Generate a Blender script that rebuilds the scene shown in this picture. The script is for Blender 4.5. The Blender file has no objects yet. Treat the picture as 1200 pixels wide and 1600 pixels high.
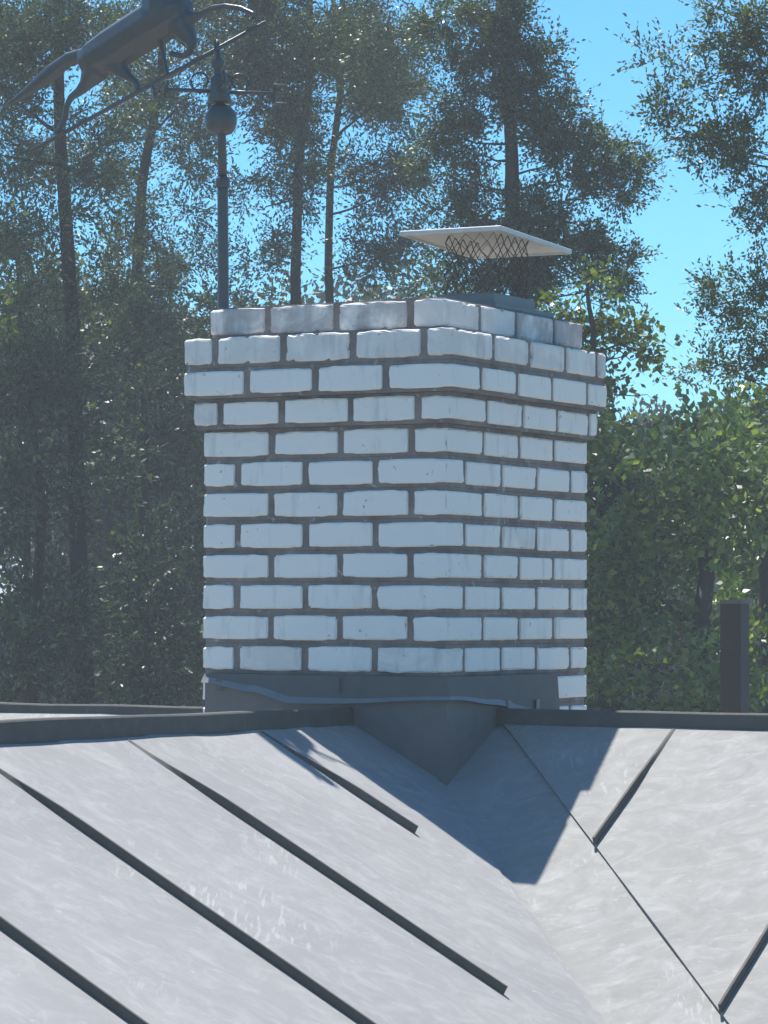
import bpy, bmesh, math, random
import numpy as np
from mathutils import Vector, Matrix, noise

random.seed(7); RNG = np.random.default_rng(11)
sc = bpy.context.scene
COL = sc.collection
ZE = 5.6                                     # eye height above the ground
# ------------------------------------------------------------------ camera
F_PX, PITCH, ROLL = 4974.0, 0.0326, 0.0041
_cp, _sp = math.cos(PITCH), math.sin(PITCH); _c, _s = math.cos(ROLL), math.sin(ROLL)
FW = Vector((0, _cp, _sp)); _up = Vector((0, -_sp, _cp)); _rt = Vector((1, 0, 0))
RT = _c * _rt + _s * _up; UP = -_s * _rt + _c * _up
cam = bpy.data.cameras.new('camera'); cam_o = bpy.data.objects.new('camera', cam); COL.objects.link(cam_o)
cam.sensor_fit = 'VERTICAL'; cam.sensor_height = 24.0; cam.sensor_width = 18.0
cam.lens = 24.0 * F_PX / 1600.0; cam.clip_start = 0.1; cam.clip_end = 3000
cam_o.matrix_world = Matrix.Translation((0, 0, ZE)) @ Matrix((RT, UP, -FW)).transposed().to_4x4()
sc.camera = cam_o
# ------------------------------------------------------------------ sky and sun
SUN_AZ, SUN_EL = math.radians(-20.5), math.radians(68.3)
SUN = Vector((math.sin(SUN_AZ) * math.cos(SUN_EL), math.cos(SUN_AZ) * math.cos(SUN_EL), math.sin(SUN_EL)))
world = bpy.data.worlds.new('World'); sc.world = world; world.use_nodes = True
wn = world.node_tree.nodes; wl = world.node_tree.links; wn.clear()
w_out = wn.new('ShaderNodeOutputWorld'); w_bg = wn.new('ShaderNodeBackground'); w_sky = wn.new('ShaderNodeTexSky')
w_sky.sky_type = 'NISHITA'; w_sky.sun_disc = False; w_sky.sun_elevation = SUN_EL; w_sky.sun_rotation = SUN_AZ
w_sky.altitude = 800; w_sky.air_density = 1.0; w_sky.dust_density = 0.0; w_sky.ozone_density = 2.0
w_bg.inputs['Strength'].default_value = 0.128
w_tint = wn.new('ShaderNodeMix'); w_tint.data_type = 'RGBA'; w_tint.blend_type = 'MULTIPLY'
w_tint.inputs[0].default_value = 1.0; w_tint.inputs[7].default_value = (0.25, 0.63, 0.80, 1)
wl.new(w_sky.outputs[0], w_tint.inputs[6]); wl.new(w_tint.outputs[2], w_bg.inputs['Color'])
wl.new(w_bg.outputs[0], w_out.inputs[0])
sun = bpy.data.lights.new('sun', 'SUN'); sun.energy = 5.0; sun.angle = math.radians(0.53); sun.color = (1, 0.965, 0.92)
sun_o = bpy.data.objects.new('sun', sun); COL.objects.link(sun_o)
sun_o.rotation_euler = SUN.to_track_quat('Z', 'Y').to_euler(); sun_o.location = (-6, 14, 40)
sc.view_settings.view_transform = 'Standard'; sc.view_settings.look = 'None'
sc.view_settings.exposure = 0.80; sc.view_settings.gamma = 1.0; sc.view_settings.use_curve_mapping = False
sc.cycles.use_denoising = True
try: sc.cycles.denoiser = 'OPENIMAGEDENOISE'
except Exception: pass
sc.cycles.max_bounces = 8; sc.cycles.diffuse_bounces = 4; sc.cycles.transparent_max_bounces = 8

# ------------------------------------------------------------------ frames of reference
YAW = 0.50715; C0 = Vector((0.15978, 8.14319))
U = Vector((-math.cos(YAW), math.sin(YAW))); V = Vector((math.sin(YAW), math.cos(YAW)))
def Q(u, v, z):                              # chimney frame: u along its left face, v along its right face, z from the eye
    p = C0 + u * U + v * V
    return Vector((p.x, p.y, z + ZE))
def PX(x, y, depth):                         # a point on the sight line of a photo position, at a given distance
    r = FW + RT * ((x - 600) / F_PX) + UP * ((800 - y) / F_PX)
    return Vector((r.x, r.y, r.z)) * (depth / r.y) + Vector((0, 0, ZE))

# ------------------------------------------------------------------ helpers
def link_mesh(name, verts, faces, mat=None, parent=None, smooth=False):
    me = bpy.data.meshes.new(name); me.from_pydata([tuple(v) for v in verts], [], [tuple(f) for f in faces]); me.update()
    if smooth: me.polygons.foreach_set('use_smooth', [True] * len(me.polygons))
    return link(name, me, mat, parent)
def link(name, me, mat=None, parent=None):
    o = bpy.data.objects.new(name, me); COL.objects.link(o)
    if mat is not None: me.materials.append(mat)
    if parent is not None:
        o.parent = parent; o.matrix_parent_inverse = parent.matrix_world.inverted()
    return o
def link_np(name, co, fo, mat, parent=None):  # numpy quads
    me = bpy.data.meshes.new(name); n = len(co); m = len(fo)
    me.vertices.add(n); me.vertices.foreach_set('co', co.astype(np.float32).ravel())
    me.loops.add(m * 4); me.loops.foreach_set('vertex_index', fo.astype(np.int32).ravel())
    me.polygons.add(m); me.polygons.foreach_set('loop_start', np.arange(0, m * 4, 4, dtype=np.int32))
    me.update(calc_edges=True)
    return link(name, me, mat, parent)
def thing(name, loc, label=None, cat=None, group=None):
    o = bpy.data.objects.new(name, None); COL.objects.link(o); o.location = loc; o.empty_display_size = 0.2
    o.matrix_world = Matrix.Translation(loc)
    tag(o, label, cat, group); return o
def tag(o, label=None, cat=None, group=None, kind=None):
    if label: o['label'] = label
    if cat: o['category'] = cat
    if group: o['group'] = group
    if kind: o['kind'] = kind
    return o
def add_tube(vs, fs, pts, rads, n=8, cap=True):
    base = len(vs); k = len(pts); pts = [Vector(p) for p in pts]
    for i, p in enumerate(pts):
        t = (pts[min(i + 1, k - 1)] - pts[max(i - 1, 0)])
        t = t.normalized() if t.length > 1e-9 else Vector((0, 0, 1))
        a = t.cross(Vector((0, 0, 1)) if abs(t.z) < .9 else Vector((1, 0, 0))).normalized(); b = t.cross(a)
        for j in range(n):
            an = 2 * math.pi * j / n
            vs.append(p + (a * math.cos(an) + b * math.sin(an)) * rads[i])
    for i in range(k - 1):
        for j in range(n):
            j2 = (j + 1) % n
            fs.append((base + i * n + j, base + i * n + j2, base + (i + 1) * n + j2, base + (i + 1) * n + j))
    if cap:
        fs.append(tuple(base + j for j in range(n))[::-1]); fs.append(tuple(base + (k - 1) * n + j for j in range(n)))
def tube_obj(name, pts, rads, mat, parent, n=8, smooth=True):
    vs, fs = [], []; add_tube(vs, fs, pts, rads, n); return link_mesh(name, vs, fs, mat, parent, smooth)
def add_box8(vs, fs, c8):
    b = len(vs); vs.extend(c8)
    for f in ((0, 3, 2, 1), (4, 5, 6, 7), (0, 1, 5, 4), (1, 2, 6, 5), (2, 3, 7, 6), (3, 0, 4, 7)): fs.append(tuple(b + i for i in f))
def qbox(u0, u1, v0, v1, z0, z1):
    return [Q(u0, v0, z0), Q(u1, v0, z0), Q(u1, v1, z0), Q(u0, v1, z0), Q(u0, v0, z1), Q(u1, v0, z1), Q(u1, v1, z1), Q(u0, v1, z1)]
def bevel(o, w, seg=2):
    m = o.modifiers.new('Bevel', 'BEVEL'); m.width = w; m.segments = seg; m.limit_method = 'ANGLE'

# ------------------------------------------------------------------ materials
class NT:
    def __init__(self, name):
        self.m = bpy.data.materials.new(name); self.m.use_nodes = True
        self.n = self.m.node_tree.nodes; self.l = self.m.node_tree.links; self.n.clear()
        self.out = self.n.new('ShaderNodeOutputMaterial')
    def add(self, t, **kw):
        x = self.n.new(t)
        for k, v in kw.items(): setattr(x, k, v)
        return x
    def ln(self, a, b): self.l.new(a, b)
    def coord(self, scale=(1, 1, 1), which='Object', rot=(0, 0, 0), rand=False):
        tc = self.add('ShaderNodeTexCoord'); mp = self.add('ShaderNodeMapping')
        mp.inputs['Scale'].default_value = scale; mp.inputs['Rotation'].default_value = rot
        src = tc.outputs[which]
        if which == 'World': pass
        if rand:
            oi = self.add('ShaderNodeObjectInfo'); ml = self.add('ShaderNodeMath', operation='MULTIPLY'); ml.inputs[1].default_value = 37.0
            self.ln(oi.outputs['Random'], ml.inputs[0])
            va = self.add('ShaderNodeVectorMath', operation='ADD'); self.ln(src, va.inputs[0]); self.ln(ml.outputs[0], va.inputs[1]); src = va.outputs[0]
        self.ln(src, mp.inputs['Vector']); return mp.outputs[0]
    def noise(self, vec, scale, detail=4, rough=.55, dist=0.0):
        x = self.add('ShaderNodeTexNoise'); x.inputs['Scale'].default_value = scale; x.inputs['Detail'].default_value = detail
        x.inputs['Roughness'].default_value = rough; x.inputs['Distortion'].default_value = dist
        self.ln(vec, x.inputs['Vector']); return x.outputs['Fac']
    def ramp(self, fac, stops):
        r = self.add('ShaderNodeValToRGB'); e = r.color_ramp.elements
        while len(e) < len(stops): e.new(0.5)
        for i, (p, c) in enumerate(stops):
            e[i].position = p; e[i].color = (c, c, c, 1) if not isinstance(c, tuple) else (*c, 1)
        self.ln(fac, r.inputs[0]); return r.outputs[0]
    def mix(self, fac, a, b, mode='MIX'):
        x = self.add('ShaderNodeMix', data_type='RGBA', blend_type=mode)
        for s, val in ((0, fac), (6, a), (7, b)):
            if hasattr(val, 'is_linked'): self.ln(val, x.inputs[s])
            elif isinstance(val, tuple): x.inputs[s].default_value = (*val, 1)
            else: x.inputs[s].default_value = val
        return x.outputs[2]
    def mul(self, a, b):
        x = self.add('ShaderNodeMath', operation='MULTIPLY'); self.ln(a, x.inputs[0])
        if hasattr(b, 'is_linked'): self.ln(b, x.inputs[1])
        else: x.inputs[1].default_value = b
        return x.outputs[0]
    def bsdf(self, color, rough=.6, metal=0.0, bump=None, bstr=.3, bdist=.01, spec=.5):
        p = self.add('ShaderNodeBsdfPrincipled')
        if hasattr(color, 'is_linked'): self.ln(color, p.inputs['Base Color'])
        else: p.inputs['Base Color'].default_value = (*color, 1)
        for key, val in (('Roughness', rough), ('Metallic', metal)):
            if hasattr(val, 'is_linked'): self.ln(val, p.inputs[key])
            else: p.inputs[key].default_value = val
        p.inputs['Specular IOR Level'].default_value = spec
        if bump is not None:
            b = self.add('ShaderNodeBump'); b.inputs['Strength'].default_value = bstr; b.inputs['Distance'].default_value = bdist
            self.ln(bump, b.inputs['Height']); self.ln(b.outputs[0], p.inputs['Normal'])
        self.ln(p.outputs[0], self.out.inputs[0]); return p

def mat_brick(name, worn=0.0):
    t = NT(name); co = t.coord(rand=True)
    base = t.mix(t.noise(co, 9, 4), (.86, .80, .73), (.92, .87, .80))
    vs = t.coord((1, 1, .22), rand=True)
    streak = t.ramp(t.noise(vs, 24, 5, .6), [(.57 - worn * .14, 0.0), (.74 - worn * .05, 1.0)])
    col = t.mix(t.mul(streak, .35 + worn * .4), base, (.36, .33, .32))
    chip = t.ramp(t.noise(co, 48, 4, .6), [(.68 - worn * .03, 0.0), (.71, 1.0)])
    col = t.mix(t.mul(chip, .65), col, (.24, .21, .2))
    if worn > 0:
        pat = t.ramp(t.noise(co, 10, 5, .6, .8), [(.34, 0.0), (.56, 1.0)])
        col = t.mix(t.mul(pat, worn * .8), col, (.40, .36, .34))
    t.bsdf(col, .75, 0, t.noise(co, 130, 4, .6), .35, .004, .3); return t.m
def mat_mortar():
    t = NT('mortar_joint'); co = t.coord()
    col = t.mix(t.ramp(t.noise(co, 11, 6, .65), [(.3, 0.0), (.7, 1.0)]), (.15, .12, .105), (.31, .265, .235))
    col = t.mix(t.mul(t.ramp(t.noise(co, 30, 4, .6, .5), [(.62, 0.0), (.68, 1.0)]), .5), col, (.56, .53, .49))
    t.bsdf(col, .95, 0, t.noise(co, 170, 4), .6, .006, .2); return t.m
def mat_roof(name, scl=1.0, ang=0.0, warm=0.0, spec=.15):
    t = NT(name); co = t.coord(rand=True); rot = (0, 0, ang)
    big = t.noise(co, 1.3, 5, .6, .8); mid = t.noise(co, 11, 7, .7, 1.0)
    run = t.coord((2.4, 4.2, 2.4), rot=rot, rand=True)                       # faint smears down the slope
    smear = t.noise(run, 2.4, 7, .72, 2.2)
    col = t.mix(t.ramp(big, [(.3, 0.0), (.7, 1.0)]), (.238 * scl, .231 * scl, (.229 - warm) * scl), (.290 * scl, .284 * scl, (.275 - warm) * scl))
    col = t.mix(t.mul(t.ramp(smear, [(.50, 0.0), (.76, 1.0)]), .30), col, (.46 * scl, .46 * scl, .445 * scl))
    col = t.mix(t.mul(t.ramp(smear, [(.28, 1.0), (.46, 0.0)]), .24), col, (.22 * scl, .21 * scl, .21 * scl))
    col = t.mix(t.mul(t.ramp(mid, [(.48, 0.0), (.72, 1.0)]), .32), col, (.42 * scl, .42 * scl, .41 * scl))
    sp = t.noise(t.coord((1.2, 2.4, 2.0), rot=rot, rand=True), 30, 3, .5, .8)
    col = t.mix(t.mul(t.ramp(sp, [(.66, 0.0), (.72, 1.0)]), .26), col, (.52 * scl, .52 * scl, .51 * scl))
    scr = t.noise(t.coord((26, 3, 10), rot=(0, 0, ang + .5), rand=True), 3.5, 2, .5)
    patch = t.ramp(t.noise(co, 2.6, 2, .5), [(.60, 0.0), (.68, 1.0)])
    col = t.mix(t.mul(t.mul(t.ramp(scr, [(.56, 0.0), (.63, 1.0)]), patch), .3), col, (.50 * scl, .50 * scl, .49 * scl))
    pit = t.noise(co, 60, 2, .5)
    col = t.mix(t.mul(t.ramp(pit, [(.76, 0.0), (.80, 1.0)]), .3), col, (.13, .12, .12))
    rg = t.ramp(smear, [(.35, .8), (.7, .6)])
    wav = t.noise(co, 2.6, 3, .5, .4)
    t.bsdf(col, rg, .0, wav, .16, .02, spec); return t.m
def mat_metal(name, col, rough=.5, metal=.4, sc_=20):
    t = NT(name); co = t.coord()
    c = t.mix(t.noise(co, sc_, 5, .6), tuple(x * .75 for x in col), tuple(min(1, x * 1.2) for x in col))
    t.bsdf(c, rough, metal, t.noise(co, sc_ * 4, 4), .15, .004); return t.m
def mat_bark(name, a, b):
    t = NT(name); co = t.coord((9, 9, 1.6)); f = t.noise(co, 3, 6, .65, .6)
    t.bsdf(t.mix(f, a, b), .95, 0, f, .8, .03, .2); return t.m
def mat_leaf(name, cols, trans=.35, rough=.42):
    t = NT(name); g = t.add('ShaderNodeNewGeometry')
    col = t.ramp(g.outputs['Random Per Island'], cols)
    p = t.add('ShaderNodeBsdfPrincipled'); t.ln(col, p.inputs['Base Color']); p.inputs['Roughness'].default_value = rough
    p.inputs['Specular IOR Level'].default_value = .45
    tr = t.add('ShaderNodeBsdfTranslucent'); hs = t.mix(1.0, col, (1.3, 1.35, .5), 'MULTIPLY'); t.ln(hs, tr.inputs[0])
    mx = t.add('ShaderNodeMixShader'); mx.inputs[0].default_value = trans
    t.ln(p.outputs[0], mx.inputs[1]); t.ln(tr.outputs[0], mx.inputs[2]); t.ln(mx.outputs[0], t.out.inputs[0]); return t.m

M_BRICK = mat_brick('white_painted_brick'); M_BRICK_WORN = mat_brick('peeling_painted_brick', 1.0); M_BRICK_MID = mat_brick('stained_painted_brick', .35)
M_MORTAR = mat_mortar(); M_ROOF_U = mat_roof('weathered_roof_metal', 1.0, YAW); M_ROOF_V = mat_roof('weathered_roof_metal_cross', .95, YAW + math.pi / 2, .012); M_SEAM_SHADED = mat_roof('shaded_seam_metal', .34, YAW, .02)  # seams and caps: roof metal darkened, the ribs' shade put into the colour
M_FLASH = mat_metal('dark_flashing', (.115, .105, .098), .65, .0); M_LIP = mat_metal('flashing_hem', (.20, .215, .215), .55, .1)  # hem paler than the sheet: sky light on the lip put into colour
M_UP = mat_metal('upstand_metal', (.165, .15, .14), .65, .0); M_CAP = mat_metal('galvanised_hood', (.60, .60, .58), .5, .1); M_WIRE = mat_metal('rusty_wire', (.10, .075, .06), .7, .3)
M_COLLAR = mat_metal('collar_metal', (.15, .18, .175), .5, .2)
M_VANE = mat_metal('weathered_copper', (.075, .08, .08), .36, .2); M_POLE = mat_metal('vane_pole_metal', (.075, .077, .08), .4, .2)
M_PIPE = mat_metal('vent_paint', (.035, .028, .028), .6, .1)
M_BARK = mat_bark('dark_bark', (.018, .015, .013), (.05, .042, .038)); M_BARK2 = mat_bark('grey_bark', (.025, .022, .02), (.07, .06, .055))
M_CEDAR = mat_leaf('cedar_foliage', [(0, (.028, .050, .024)), (.6, (.064, .100, .038)), (.9, (.118, .15, .055)), (1, (.19, .20, .09))], .38)
M_PINE = mat_leaf('pine_foliage', [(0, (.022, .042, .022)), (.6, (.050, .080, .036)), (.9, (.095, .12, .052)), (1, (.16, .175, .09))], .38)
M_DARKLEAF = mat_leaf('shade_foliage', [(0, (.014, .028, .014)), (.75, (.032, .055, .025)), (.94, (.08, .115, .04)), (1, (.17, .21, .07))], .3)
M_BROAD = mat_leaf('broadleaf_foliage', [(0, (.032, .066, .018)), (.5, (.08, .14, .036)), (.85, (.17, .22, .06)), (1, (.26, .30, .11))], .42, .32)
M_LIME = mat_leaf('lime_foliage', [(0, (.045, .075, .016)), (.6, (.09, .125, .027)), (1, (.16, .19, .045))], .4, .35)
def mat_ground():
    t = NT('forest_floor'); co = t.coord(); f = t.noise(co, .6, 8, .65)
    t.bsdf(t.mix(f, (.045, .055, .025), (.12, .11, .07)), .95, 0, t.noise(co, 8, 6), .6, .05, .2); return t.m
def mat_wall():
    t = NT('house_render'); co = t.coord(); f = t.noise(co, 3, 6, .6)
    t.bsdf(t.mix(f, (.62, .62, .60), (.74, .74, .72)), .9, 0, t.noise(co, 90, 4), .3, .004, .2); return t.m

# ------------------------------------------------------------------ ground
me = bpy.data.meshes.new('ground'); gv, gf = [], []
NG = 40
for j in range(NG + 1):
    for i in range(NG + 1):
        sx = (i / NG * 2 - 1); sy = (j / NG * 2 - 1)
        x = 900 * sx * abs(sx) ** 1.5; y = 15 + 900 * sy * abs(sy) ** 1.5
        gv.append((x, y, 0.12 * noise.noise((x * .1, y * .1, 0)) if abs(x) + abs(y - 8) > 9 else 0))
for j in range(NG):
    for i in range(NG): a = j * (NG + 1) + i; gf.append((a, a + 1, a + NG + 2, a + NG + 1))
tag(link_mesh('ground', gv, gf, mat_ground(), None, True), kind='structure')

# ------------------------------------------------------------------ house with its cross-gabled standing seam roof
K = 0.288; ZR = -0.276; G = 0.535; EAVE = 2.35; PAN = 0.30
LEN = {(0, -1): 3.4, (0, 1): 3.2, (-1, 0): 3.3, (1, 0): 3.6}
house = thing('house', Q(K, K, -ZE), 'house with weathered grey standing seam metal roof and cross ridges below the chimney', 'house')
NRM = 1 / math.sqrt(1 + G * G)
def roofpt(m, n, lift=0.0, slope='m'):       # lift along the plane's normal
    h = ZR - G * (abs(m) if slope == 'm' else abs(n))
    if slope == 'm': return Q(K + m + (math.copysign(1, m) if m else 0) * G * NRM * lift, K + n, h + lift * NRM)
    return Q(K + m, K + n + (math.copysign(1, n) if n else 0) * G * NRM * lift, h + lift * NRM)
def pt_on(sl, sg, run, along, lift):         # run >= 0 down the slope, along = signed ridge position
    h = ZR - G * run; off = sg * (run + G * NRM * lift); z = h + lift * NRM
    return Q(K + off, K + along, z) if sl == 'm' else Q(K + along, K + off, z)
def panel(sl, sg, a0, a1, seed):
    ns, na = 22, 8; vs, fs = [], []
    lo = lambda a: EAVE if (sl, sg) == ('n', 1) else min(EAVE, abs(a) - (.035 if sl == 'm' and sg < 0 else PAN))
    for layer in (0, 1):
        for i in range(ns + 1):
            for j in range(na + 1):
                a = a0 + (a1 - a0) * j / na; run = max(lo(a), .005) * i / ns
                edge = min(j, na - j) / na * 2
                lift = .007 + (.0035 * noise.noise((run * 2.6 + seed, a * 3.1, seed * 1.7)) + .0015 * noise.noise((run * 8, a * 8, seed))) * 1.3 * min(1, edge * 1.6) if layer == 0 else .001
                vs.append(pt_on(sl, sg, run, a, lift))
    n1 = na + 1; L0 = (ns + 1) * n1
    for i in range(ns):
        for j in range(na): b = i * n1 + j; fs.append((b, b + 1, b + n1 + 1, b + n1))
    rim = [j for j in range(n1)] + [i * n1 + na for i in range(1, ns + 1)] + [ns * n1 + j for j in range(na - 1, -1, -1)] + [i * n1 for i in range(ns - 1, 0, -1)]
    for k in range(len(rim)):
        a, b = rim[k], rim[(k + 1) % len(rim)]; q0 = len(vs); vs += [vs[a].copy(), vs[a + L0].copy(), vs[b + L0].copy(), vs[b].copy()]; fs.append((q0, q0 + 1, q0 + 2, q0 + 3))
    me = bpy.data.meshes.new('roof_panel'); bm = bmesh.new()
    bv = [bm.verts.new(p) for p in vs]
    for f in fs: bm.faces.new([bv[i] for i in f])
    for w in [w for w in bm.verts if not w.link_faces]: bm.verts.remove(w)
    bm.to_mesh(me); bm.free()
    up = sum(p.normal.z * p.area for p in me.polygons)
    if up < 0: me.flip_normals()
    for p in me.polygons: p.use_smooth = abs(p.normal.z) > .5
    link('roof_panel', me, M_ROOF_U if sl == 'm' else M_ROOF_V, house)
def seam(sl, sg, a, seed):
    lo = EAVE if (sl, sg) == ('n', 1) else min(EAVE, abs(a) - PAN - ((.0, .02, .075)[min(2, round(abs(a) / .7))] if sl == 'm' and sg < 0 else 0))
    if lo < .12: return
    vs, fs = [], []; n = 26; T = .003; H = .027
    for i in range(n + 1):
        run = .03 + (lo - .03) * i / n
        k = min(1, max(0, (run - .03) / .30)); k = k * k * (3 - 2 * k)
        hh = .009 + (H - .009) * k
        hh += .0008 * noise.noise((run * 5, seed * 3.1, 0)); wob = .0015 * noise.noise((run * 2.2, seed * 5.7, 2)) * min(1, (n - i) / 4)
        lean = (1 - k) * .012
        for d, l in ((-T, .004), (T, .004), (T + lean, hh), (-T + lean, hh)): vs.append(pt_on(sl, sg, run, a + wob + d, l))
    for i in range(n):
        for j in range(4): j2 = (j + 1) % 4; fs.append((i * 4 + j, i * 4 + j2, i * 4 + 4 + j2, i * 4 + 4 + j))
    fs.append((3, 2, 1, 0)); fs.append((n * 4, n * 4 + 1, n * 4 + 2, n * 4 + 3))
    o = link_mesh('standing_seam', vs, fs, M_SEAM_SHADED, house)
    bm = bmesh.new(); bm.from_mesh(o.data); bmesh.ops.recalc_face_normals(bm, faces=bm.faces); bm.to_mesh(o.data); bm.free()
near_m = [-PAN, -.785, -1.381, -1.993, -2.629, -3.22, -3.4]      # seam places along the two ridges facing the camera
near_n = [-PAN, -.820, -1.389, -1.97, -2.55, -3.12, -3.3]
def spaced(sg, ln): return [sg * PAN] + [sg * x for x in (.8, 1.4, 2.0, 2.6, 3.15) if x < ln - .1] + [sg * ln]
sid = 0
for sl, sg in (('m', -1), ('m', 1), ('n', -1), ('n', 1)):
    for dr in (-1, 1):
        if sl == 'm' and dr == 1: continue          # the ridges make a T: nothing runs back from the chimney
        ln = LEN[(0, dr)] if sl == 'm' else LEN[(dr, 0)]
        st = near_m if (sl == 'm' and sg == -1 and dr == -1) else near_n if (sl == 'n' and sg == -1 and dr == -1) else spaced(dr, ln)
        if (sl, sg) == ('n', 1): st = [0] + st[1:]
        for k in range(len(st) - 1):
            sid += 1; panel(sl, sg, st[k], st[k + 1], sid * 1.37)
            if k > 0: seam(sl, sg, st[k], sid)
# valley pans
for sm in (-1, 1):
    for sn in (-1,):
        vs, fs = [], []; ns = 26; W = PAN + .05; ws = [-W, -.2, -.1, -.03, 0, .03, .1, .2, W]
        for i in range(ns + 1):
            s = EAVE * i / ns
            for w in ws:
                m, n = (s, s + abs(w)) if w < 0 else (s + w, s)
                wob = .004 * noise.noise((s * 4, w * 6, sm + 2 * sn))
                lift = .0035 + wob * .6 + (.004 if abs(w) < .05 else 0)
                vs.append(Q(K + sm * m, K + sn * n, ZR - G * min(m, n) + lift - .004))
        k = len(ws)
        for i in range(ns):
            for j in range(k - 1):
                b = i * k + j; q = (b, b + 1, b + k + 1, b + k); fs.append(q)
        o = link_mesh('valley_flashing', vs, fs, M_ROOF_V, house, True)
        if sum(p.normal.z * p.area for p in o.data.polygons) < 0: o.data.flip_normals()
# ridge caps: folded box with a hemmed edge
def ridge_cap(sl, dr, start, ln, hgt, seed):
    vs, fs = [], []; n = 30; wdt = .024
    for i in range(n + 1):
        a = dr * (start + (ln - start) * i / n)
        wz = .004 * noise.noise((a * 3, seed, 0)) + (.005 * abs(a) if sl == 'm' else 0); wl_ = .006 * noise.noise((a * 4.3, seed, 5))
        prof = [(-wdt - .005, -.008 + wl_ * .6), (-wdt, -.004), (-wdt + .002, hgt - .004 + wz), (-wdt + .006, hgt + wz), (wdt - .006, hgt + wz), (wdt - .002, hgt - .004 + wz), (wdt, -.006), (wdt + .006, -.011)]
        for d, l in prof:
            vs.append(Q(K + d, K + a, ZR + l) if sl == 'm' else Q(K + a, K + d, ZR + l))
    for i in range(n):
        for j in range(8): j2 = (j + 1) % 8; fs.append((i * 8 + j, i * 8 + j2, i * 8 + 8 + j2, i * 8 + 8 + j))
    fs.append(tuple(range(8))); fs.append(tuple(n * 8 + j for j in range(8)))
    o = link_mesh('ridge_cap', vs, fs, M_SEAM_SHADED, house)
    bm = bmesh.new(); bm.from_mesh(o.data); bmesh.ops.recalc_face_normals(bm, faces=bm.faces); bm.to_mesh(o.data); bm.free()
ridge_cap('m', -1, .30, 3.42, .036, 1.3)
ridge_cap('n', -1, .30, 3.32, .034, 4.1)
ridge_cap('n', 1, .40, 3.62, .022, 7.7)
# walls under the eaves
IN = .3; E = EAVE - IN; zt = ZR - G * EAVE + ZE - .02
arms = [(-E, -LEN[(0, -1)] + .25, E, E), (-LEN[(-1, 0)] + .25, -E, -E - .002, E), (E + .002, -E, LEN[(1, 0)] - .25, E)]
for (m0, n0, m1, n1) in arms:
    vs, fs = [], []
    add_box8(vs, fs, [Vector((*Q(K + m, K + n, 0).xy, z)) for z in (0, zt) for (m, n) in ((m0, n0), (m1, n0), (m1, n1), (m0, n1))])
    link_mesh('wall', vs, fs, mat_wall() if 'house_render' not in bpy.data.materials else bpy.data.materials['house_render'], house)
for sl, dr in (('m', -1), ('n', -1), ('n', 1)):     # gable triangles
    ln = (LEN[(0, dr)] if sl == 'm' else LEN[(dr, 0)]) - .25; vs = []
    for a in (ln, ln - .15):
        for d, z in ((-E, zt), (E, zt), (0, ZR + ZE - .05)):
            p = Q(K + d, K + dr * a, 0) if sl == 'm' else Q(K + dr * a, K + d, 0); vs.append((p.x, p.y, z))
    link_mesh('gable', vs, [(0, 1, 2), (5, 4, 3), (0, 3, 4, 1), (1, 4, 5, 2), (2, 5, 3, 0)], bpy.data.materials['house_render'], house)

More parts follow.
